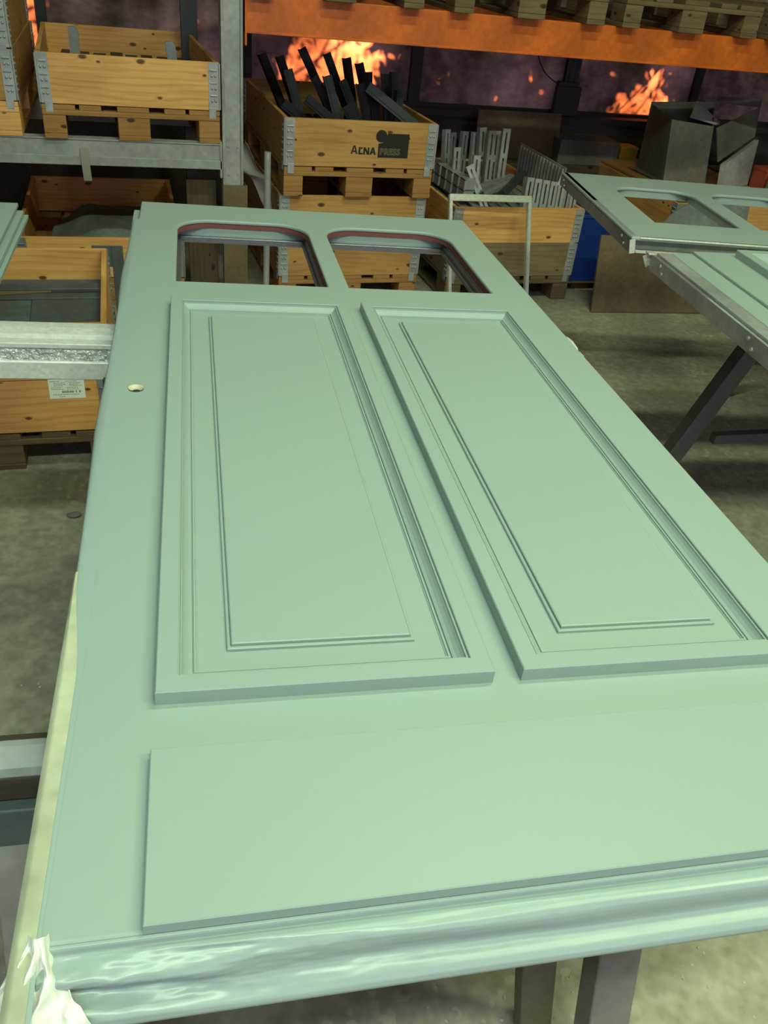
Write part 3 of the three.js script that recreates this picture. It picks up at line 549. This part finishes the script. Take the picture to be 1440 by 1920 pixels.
// ---------------------------------------------------------------- slotted profiles
function slotted(A, B, w, label, twist = 0, mat = M.galvDust, flange = 0.025) {
  const a = V(...A), b = V(...B), len = a.distanceTo(b) + 0.18, up = a.clone().sub(b).normalize();
  const s = new THREE.Shape(); s.moveTo(-w / 2, 0); s.lineTo(w / 2, 0); s.lineTo(w / 2, len); s.lineTo(-w / 2, len);
  for (const y0 of [len - 0.125, len - 0.26]) if (y0 > 0.02) { const h = new THREE.Path(), r = w * 0.11; h.moveTo(-r, y0); h.lineTo(-r, y0 + 0.10); h.absarc(0, y0 + 0.10, r, Math.PI, 0, true); h.lineTo(r, y0); h.absarc(0, y0, r, 0, Math.PI, true); s.holes.push(h); }
  const g = [mapUV(extr(s, 0.003, { curveSegments: 5 })), bx(0.003, len, flange, -w / 2 + 0.0015, len / 2, -flange / 2), bx(0.003, len, flange, w / 2 - 0.0015, len / 2, -flange / 2)];
  const m = solo('slotted_profile', g, mat, label, 'profile', 'slotted metal profiles in the right crate');
  const z = V(Math.sin(twist), 0, Math.cos(twist)), x = new THREE.Vector3().crossVectors(up, z).normalize(), zz = new THREE.Vector3().crossVectors(x, up);
  m.applyMatrix4(new THREE.Matrix4().makeBasis(x, up, zz).setPosition(b.clone().addScaledVector(up, -0.18)));
  return m;
}
{
  const tall = [[1.839, 0.819, -5.0, 1.843, 0.645, -4.97], [1.885, 0.800, -5.02, 1.888, 0.62, -5.0], [1.934, 0.822, -4.95, 1.927, 0.614, -4.92], [1.981, 0.83, -4.9, 1.985, 0.643, -4.88], [1.998, 0.865, -4.85, 2.02, 0.55, -4.82], [2.038, 0.859, -4.8, 2.044, 0.578, -4.78], [2.080, 0.854, -4.83, 2.080, 0.594, -4.80], [2.104, 0.882, -4.75, 2.098, 0.614, -4.72]];
  tall.forEach((k, i) => slotted(k.slice(0, 3), k.slice(3), 0.045, `tall grey slotted profile standing in the right crate, ${ORD[i]} from the left`, 0.5 - 0.08 * i, i % 3 ? M.galvDust : M.galv));
  [[1.837, 0.762, -4.8, 1.846, 0.642, -4.8], [1.933, 0.739, -4.72, 1.932, 0.602, -4.7], [1.853, 0.705, -4.62, 1.927, 0.558, -4.58]].forEach((k, i) => slotted(k.slice(0, 3), k.slice(3), 0.042, ['short pale slotted profile behind the block rows', 'short pale slotted profile in the middle of the right crate', 'pale slotted profile leaning left over the block rows'][i], 0, M.galv));
  [2.201, 2.251, 2.302, 2.353, 2.401, 2.444, 2.490].forEach((x, i) => slotted([x, 0.672 - i * 0.006, -4.53], [x - 0.008, 0.545, -4.51], 0.043, `pale slotted profile in the upright front row, ${ORD[i]} from the left`, 0, M.galv, 0.05));
  strut([2.194, 0.622, -4.75], [1.937, 0.590, -4.6], 0.03, 0.03, M.galvDust, 'metal_profile', 'grey flat profile lying across the right crate', 'profile', 'loose profiles lying in the right crate', 'L');
  strut([2.244, 0.660, -4.7], [2.039, 0.585, -4.5], 0.035, 0.03, M.rubberGrey, 'metal_profile', 'dark grey profile slanting up before the front row', 'profile', 'loose profiles lying in the right crate', 'L');
  strut([2.168, 0.602, -4.68], [1.929, 0.574, -4.53], 0.03, 0.03, M.galvDust, 'metal_profile', 'lower grey profile lying across the right crate', 'profile', 'loose profiles lying in the right crate', 'L');
  for (let r = 0; r < 2; r++) for (let i = 0; i < 7; i++) {
    const z = -4.58 - i * 0.083, x = 1.842 - i * 0.009, y = 0.615 - r * 0.058;
    solo('channel_block', [bx(0.060, 0.052, 0.072, x, y, z, 0.004), bx(0.066, 0.004, 0.076, x, y + 0.026, z), bx(0.004, 0.056, 0.076, x - 0.031, y, z)], i % 2 ? M.galvDust : M.galv, `grey channel block, ${ORD[i]} from the front in the ${r ? 'lower' : 'upper'} row at left`, 'block', 'channel blocks along the left side of the right crate');
  }
  const t = thing('ribbed_stack', 'green grey ribbed sheet leaning along the right side of the profile crate', 'sheet', [2.40, 0.53, -4.55]);
  part('sheet', bx(0.008, 0.19, 0.66, 0.02, 0.10, -0.33, 0.002), M.galvDust, t);
  for (let i = 0; i < 15; i++) part('rib', bx(0.014, 0.18, 0.022, 0.012, 0.095, -0.03 - i * 0.043, 0.003), M.galvDust, t);
  solo('profile_filling', heap(1.745, 2.465, 0.15, 7, -5.50, -4.46, 0.058, 0.05), M.galvDust, 'heap of grey profiles lying at the bottom of the right crate', 'profiles').userData.kind = 'stuff';
}
// chrome frame leaning on the right crate
{
  const t = thing('metal_stand', 'pale bare metal frame leaning against the slotted profile crate', 'frame', [1.872, 0, -4.06]);
  t.rotation.x = -0.36;
  part('leg', [bx(0.014, 0.67, 0.018, -0.228, 0.335, 0, 0.003), bx(0.004, 0.67, 0.026, -0.237, 0.335, -0.006)], M.chrome, t); part('leg', [bx(0.016, 0.66, 0.018, 0.230, 0.33, 0, 0.003), bx(0.004, 0.66, 0.026, 0.219, 0.33, -0.006)], M.chrome, t);
  part('top_bar', [bx(0.474, 0.036, 0.016, 0, 0.655, 0.002, 0.003)], M.chrome, t);
}
// things right of and behind the profile crate
solo('plastic_bin', [bx(0.42, 0.40, 0.012, 2.80, 0.25, -4.60, 0.004), bx(0.012, 0.40, 0.5, 2.59, 0.25, -4.85, 0.004), bx(0.012, 0.40, 0.5, 3.01, 0.25, -4.85, 0.004), bx(0.42, 0.40, 0.012, 2.80, 0.25, -5.10, 0.004), bx(0.44, 0.016, 0.53, 2.80, 0.06, -4.85), bx(0.45, 0.02, 0.02, 2.80, 0.445, -4.595, 0.004)], M.blue, 'blue plastic bin between the profile crate and the brown board', 'bin');
solo('wood_footing', [bx(0.12, 0.05, 0.10, 2.70, 0.025, -4.64, 0.004), bx(0.12, 0.05, 0.10, 2.95, 0.025, -4.64, 0.004), bx(0.5, 0.004, 0.6, 2.8, 0.048, -4.86)], M.palletOld, 'grey wooden feet under the blue plastic bin', 'feet');
{ const g = rot(bx(0.95, 0.435, 0.018, 0, 0.2175, 0, 0.003), 'X', -0.22); solo('fibreboard', g, M.board, 'brown fibreboard sheet leaning beside the blue bin', 'board').position.set(3.055, 0.002, -4.17); scene.children.at(-1).rotation.y = -0.06; }
makePallet('pallet', 'pallet on the floor behind the brown board at right', M.palletOld, [3.62, 0.0, -4.55], 0);
makeCollar('lower pine collar behind the brown board at right', M.pine, [3.62, 0.146, -4.55], 0, 0.2);
makeCollar('upper pine collar behind the brown board, carton above it', M.pine, [3.62, 0.348, -4.55], 0, 0.2);
solo('crate_lid', [bx(0.78, 0.018, 1.1, 3.62, 0.560, -5.12, 0.003)], M.pineOld, 'plywood lid under the open carton at right', 'lid');
{
  const slab = (q, th = 0.008) => {             // a flat board through four corners, with thickness
    const [a, b, c, d] = q.map((p) => V(...p)), n = new THREE.Vector3().crossVectors(b.clone().sub(a), d.clone().sub(a)).normalize().multiplyScalar(-th), P = [];
    const f = (...l) => P.push(...l.flatMap((p) => p.toArray())), e = [a, b, c, d].map((p) => p.clone().add(n)), r = [a, b, c, d];
    f(a, b, c, a, c, d); f(e[0], e[2], e[1], e[0], e[3], e[2]);
    for (let m = 0; m < 4; m++) { const u = (m + 1) % 4; f(r[m], e[u], r[u], r[m], e[m], e[u]); }
    const g = new THREE.BufferGeometry(); g.setAttribute('position', new THREE.Float32BufferAttribute(P, 3)); g.computeVertexNormals(); return mapUV(g);
  };
  const t = thing('cardboard_box', 'open dusty brown carton with raised flaps at upper right', 'box', [3.40, 0.572, -5.10]);
  const L = (x, y, z) => [x - 3.40, y - 0.572, z + 5.10];
  part('front_side', slab([L(3.33, 0.573, -4.93), L(3.61, 0.573, -4.88), L(3.565, 0.93, -4.90), L(3.30, 0.945, -4.97)]), M.cardboard, t);
  part('side', slab([L(3.37, 0.573, -5.34), L(3.33, 0.573, -4.93), L(3.30, 0.945, -4.97), L(3.37, 0.97, -5.34)]), M.cardboard, t);
  part('side', slab([L(3.61, 0.573, -4.88), L(3.80, 0.573, -5.26), L(3.80, 0.985, -5.28), L(3.565, 0.93, -4.90)]), M.cardboard, t);
  part('back_side', slab([L(3.80, 0.573, -5.26), L(3.37, 0.573, -5.34), L(3.37, 0.985, -5.36), L(3.80, 1.02, -5.28)]), M.cardboard, t);
  part('base', slab([L(3.33, 0.576, -4.93), L(3.30, 0.576, -5.34), L(3.80, 0.576, -5.26), L(3.61, 0.576, -4.88)]), M.cardboard, t);
  part('flap', slab([L(3.63, 0.735, -4.84), L(3.985, 0.865, -5.02), L(4.02, 1.03, -5.10), L(3.58, 0.925, -4.885)]), M.cardboard, t);
  part('flap', slab([L(3.80, 1.02, -5.28), L(4.02, 1.03, -5.10), L(4.03, 1.075, -5.12), L(3.83, 1.05, -5.31)], 0.006), M.cardboard, t);
  solo('foam_sheet', slab([[3.46, 0.965, -5.02], [3.60, 0.945, -4.93], [3.72, 0.93, -5.05], [3.60, 1.03, -5.20]], 0.012), M.white, 'white foam sheet lying in the open carton', 'foam sheet');
  solo('foam_block', slab([[3.68, 0.574, -4.80], [4.00, 0.574, -4.96], [4.00, 0.85, -4.99], [3.665, 0.725, -4.815]], 0.03), M.styro, 'white speckled foam block below the open carton', 'foam block');
}
{ const sh = new THREE.Shape(); sh.moveTo(0, 0); sh.lineTo(0.62, 0); sh.lineTo(0.62, 0.60); sh.lineTo(0.30, 0.61); sh.quadraticCurveTo(0.12, 0.60, 0, 0.40); sh.lineTo(0, 0);
  const g = mapUV(extr(sh, 0.012)); g.clearGroups(); const m = solo('curved_sheet', g, M.galvDust, 'grey green metal sheet with a rounded corner seen through the window panel', 'sheet'); m.position.set(2.96, 0.004, -4.28); m.rotation.set(-0.20, -0.05, 0); }
// bench below the windows
{
  const t = thing('workbench', 'dark wooden bench along the wall below the back windows', 'bench', [2.9, 0, -5.75]);
  part('bench_top', bx(3.4, 0.05, 0.36, 0, 0.50, 0, 0.004), M.woodDark, t);
  part('front_board', bx(1.5, 0.24, 0.02, -0.55, 0.36, 0.17, 0.003), M.board, t); part('front_board', bx(1.7, 0.24, 0.02, 0.86, 0.36, 0.17, 0.003), M.woodDark, t);
  for (const x of [-1.6, 0, 1.6]) for (const z of [-0.14, 0.14]) part('leg', bx(0.06, 0.48, 0.06, x, 0.24, z), M.woodDark, t);
}
solo('ply_panel', rot(bx(0.62, 0.30, 0.016, 0, 0.15, 0, 0.003), 'X', -0.12), M.board, 'olive brown ply panel standing on the dark bench', 'panel').position.set(2.62, 0.527, -5.70);
solo('carton', bx(0.46, 0.16, 0.26, 3.12, 0.605, -5.72, 0.004), M.cardboard, 'flat brown carton on the dark bench below the window', 'box');
solo('yellow_box', [bx(0.14, 0.11, 0.14, 3.46, 0.58, -5.70, 0.006), bx(0.146, 0.02, 0.146, 3.46, 0.64, -5.70, 0.004)], M.yellow, 'small yellow box on the bench left of the open carton', 'box');
solo('red_box', [bx(0.16, 0.12, 0.14, 4.08, 0.63, -4.88, 0.006), bx(0.166, 0.02, 0.146, 4.08, 0.695, -4.88, 0.004)], M.red, 'small red box at the right edge beside the carton', 'box');
solo('paint_tin', [cyl(0.07, 0.13, 4.02, 0.615, -4.70, null, 20), new THREE.TorusGeometry(0.068, 0.005, 6, 20).rotateX(Math.PI / 2).translate(4.02, 0.68, -4.70)], M.galvDust, 'grey tin at the right edge in front of the red box', 'tin');
makePallet('pallet', 'pallet on the floor at the far right edge behind the panels', M.palletOld, [4.46, 0.0, -4.45], 0);
makeCollar('lower collar at the far right edge behind the panels', M.pineOld, [4.46, 0.146, -4.45], 0, 0.2);
makeCollar('upper collar at the far right edge, tin and red box on it', M.pineOld, [4.46, 0.348, -4.45], 0, 0.2);
solo('crate_lid', bx(0.78, 0.012, 1.1, 4.46, 0.557, -5.02), M.woodDark, 'dark lid on the crate at the far right edge', 'lid');
{
  const t = thing('dark_cabinet', 'dark box standing on the sill before the middle window', 'box', [3.07, 0.776, -5.985]);
  part('body', bx(0.19, 0.19, 0.05, 0, 0.095, 0, 0.006), M.mullion, t); part('lid', bx(0.16, 0.03, 0.05, -0.01, 0.205, 0, 0.005), M.mullion, t);
  solo('hanging_rag', grid(14, 20, (s, q) => [3.08 + (s - 0.5) * 0.11, 1.40 - q * 0.42, -5.985 + 0.02 * Math.sin(s * 15 + q)]), new THREE.MeshPhysicalMaterial({ name: 'rag', color: new THREE.Color().setRGB(0.10, 0.10, 0.115), roughness: 0.9, side: THREE.DoubleSide }), 'grey rag hanging on the window mullion above the dark box', 'rag');
  solo('window_wire', tube([[2.72, 1.40, -6.0], [2.76, 1.22, -5.995], [2.86, 1.05, -5.99], [3.0, 0.965, -5.985]], 0.004, 24, 6), M.black, 'thin dark wire drooping before the middle window', 'wire');
}
// plastic pole and film beside the logo crate
solo('grey_pole', [cyl(0.0165, 0.80, 0.667, 0.40, -4.30, null, 16)], M.galv, 'thin grey pole standing on the floor before the logo stack', 'pole');
solo('draped_film', grid(24, 24, (s, q) => [0.60 + s * 0.15 + 0.02 * Math.sin(q * 7), 0.76 - s * 0.22 - q * 0.15 + 0.02 * Math.sin(s * 9 + q * 5), -4.62 + 0.18 * (1 - s) * -1 + 0.02 * Math.sin(q * 11 + s * 7)]), M.clearFilm, 'crumpled clear film hanging beside the logo crate pallet', 'film');
// dark plywood beside the post foot
solo('plywood_offcut', rot(bx(0.15, 0.62, 0.018, 0, 0.31, 0, 0.003), 'X', -0.10), M.woodDark, 'dark plywood offcut standing left of the post foot', 'plywood').position.set(0.36, 0.001, -4.45);

// ---------------------------------------------------------------- inside the floor crates at left
{
  const t = thing('louvre_panel', 'grey louvred door panel lying in the left floor crate', 'panel', [-0.48, 0.475, -3.05], 0.02);
  t.rotation.x = 0.04;
  part('frame', [bx(0.74, 0.018, 0.055, 0, 0.02, -0.21, 0.004), bx(0.74, 0.018, 0.05, 0, 0.01, -0.145, 0.004), bx(0.26, 0.016, 0.34, 0.24, 0.006, 0.05, 0.004), bx(0.46, 0.004, 0.34, -0.10, -0.006, 0.05), bx(0.74, 0.016, 0.05, 0, 0.008, 0.22, 0.004), bx(0.05, 0.016, 0.42, -0.345, 0.006, 0, 0.004)], M.louvre, t);
  for (let i = 0; i < 8; i++) part('louvre', rot(bx(0.44, 0.004, 0.034, 0, 0, 0, 0.001), 'X', 0.5).translate(-0.11, 0.010, -0.085 + i * 0.034), M.louvre, t);
  solo('grey_door_panel', bx(0.74, 0.03, 0.66, -0.505, 0.435, -3.18, 0.004), M.louvre, 'plain grey door panel under the louvred panel in the left crate', 'panel');
  solo('loose_card', rot(bx(0.18, 0.002, 0.06, 0, 0, 0), 'Y', 0.15).translate(-0.40, 0.503, -3.24), M.pineGrey, 'pale paper scrap on the louvred panel in the left crate', 'paper');
}
solo('folded_sheet', grid(20, 16, (s, q) => [-0.42 + s * 0.66, 0.20 + 0.10 * sst(0, 0.35, s) + 0.05 * (fbm(s, q, 4, 4, 3, 301) - 0.5), -4.42 - q * 0.75]), new THREE.MeshPhysicalMaterial({ name: 'dustSheet', color: new THREE.Color().setRGB(0.30, 0.31, 0.29), roughness: 0.9, side: THREE.DoubleSide, map: T.grime }), 'dusty grey sheet folded in the crate below the grey beam', 'sheet');
solo('corner_bracket', [bx(0.10, 0.095, 0.005, -0.125, 0.43, -3.86, 0.002), bx(0.050, 0.478, 0.006, -0.068, 0.239, -3.858, 0.002), bx(0.20, 0.012, 0.16, -0.10, 0.006, -3.86)], M.louvre, 'grey sheet metal bracket standing before the dusty floor crate', 'bracket');
// edge of another painted door at the left border
{
  const t = thing('door_edge', 'white green corner of another painted panel at the left border', 'door panel', [-0.345, 0.885, -2.60], -0.05);
  part('door_skin', bx(0.80, 0.012, 1.0, -0.400, 0.034, 0.24, 0.003), M.paint, t); part('edge_profile', [bx(0.80, 0.022, 1.0, -0.384, 0.012, 0.26, 0.003)], M.paintSoft, t);
  part('edge_profile', [bx(0.012, 0.012, 1.0, 0.022, 0.004, 0.26, 0.002)], M.paintSoft, t);
}
{
  const t = thing('trestle', 'dark trestle under the panel corner at the left border', 'trestle', [-0.90, 0, -2.36], 0);
  part('beam', bx(0.7, 0.06, 0.06, -0.1, 0.855, 0, 0.004), M.trestleDark, t);
  for (const s of [-1, 1]) part('leg', rot(bx(0.05, 0.86, 0.05, 0, -0.42, 0), 'X', -s * 0.12).translate(-0.3, 0.845, 0), M.trestleDark, t);
}
// scraps on the floor
{
  const l = [];
  for (let i = 0; i < 620; i++) {
    const near = i > 300, x = near ? rr(-0.5, 1.5) : rr(-1.2, 2.6), z = near ? rr(-1.1, -0.3) : rr(-3.9, -0.4), g = new THREE.TetrahedronGeometry(rr(0.0015, 0.005)); g.scale(rr(0.6, 1.6), 0.5, rr(0.6, 1.6)); g.rotateY(rr(0, 6)); l.push(mapUV(g.translate(x, 0.001, z)));
  }
  solo('floor_chips', l, M.white, 'pale plaster and paint chips scattered on the concrete floor', 'chips').userData.kind = 'stuff';
  solo('straw', tube([[0.86, 0.004, -0.70], [0.885, 0.006, -0.735], [0.90, 0.004, -0.78]], 0.0022, 10, 5), M.tape, 'pale straw lying on the floor beside the near trestle leg', 'straw');
  solo('stone', new THREE.DodecahedronGeometry(0.016, 1).scale(1.5, 0.6, 0.8).translate(-0.26, 0.01, -2.46), M.styro, 'pale pebble on the dark floor at left', 'stone');
  solo('small_cap', cyl(0.012, 0.014, 1.87, 0.007, -2.13, null, 10), M.galvDust, 'tiny grey cap on the floor right of the door', 'cap');
}
scene.traverse((o) => { if (o.isMesh) { o.castShadow = true; o.receiveShadow = true; } if (o.isDirectionalLight) o.castShadow = true; });
renderer.render(scene, camera);
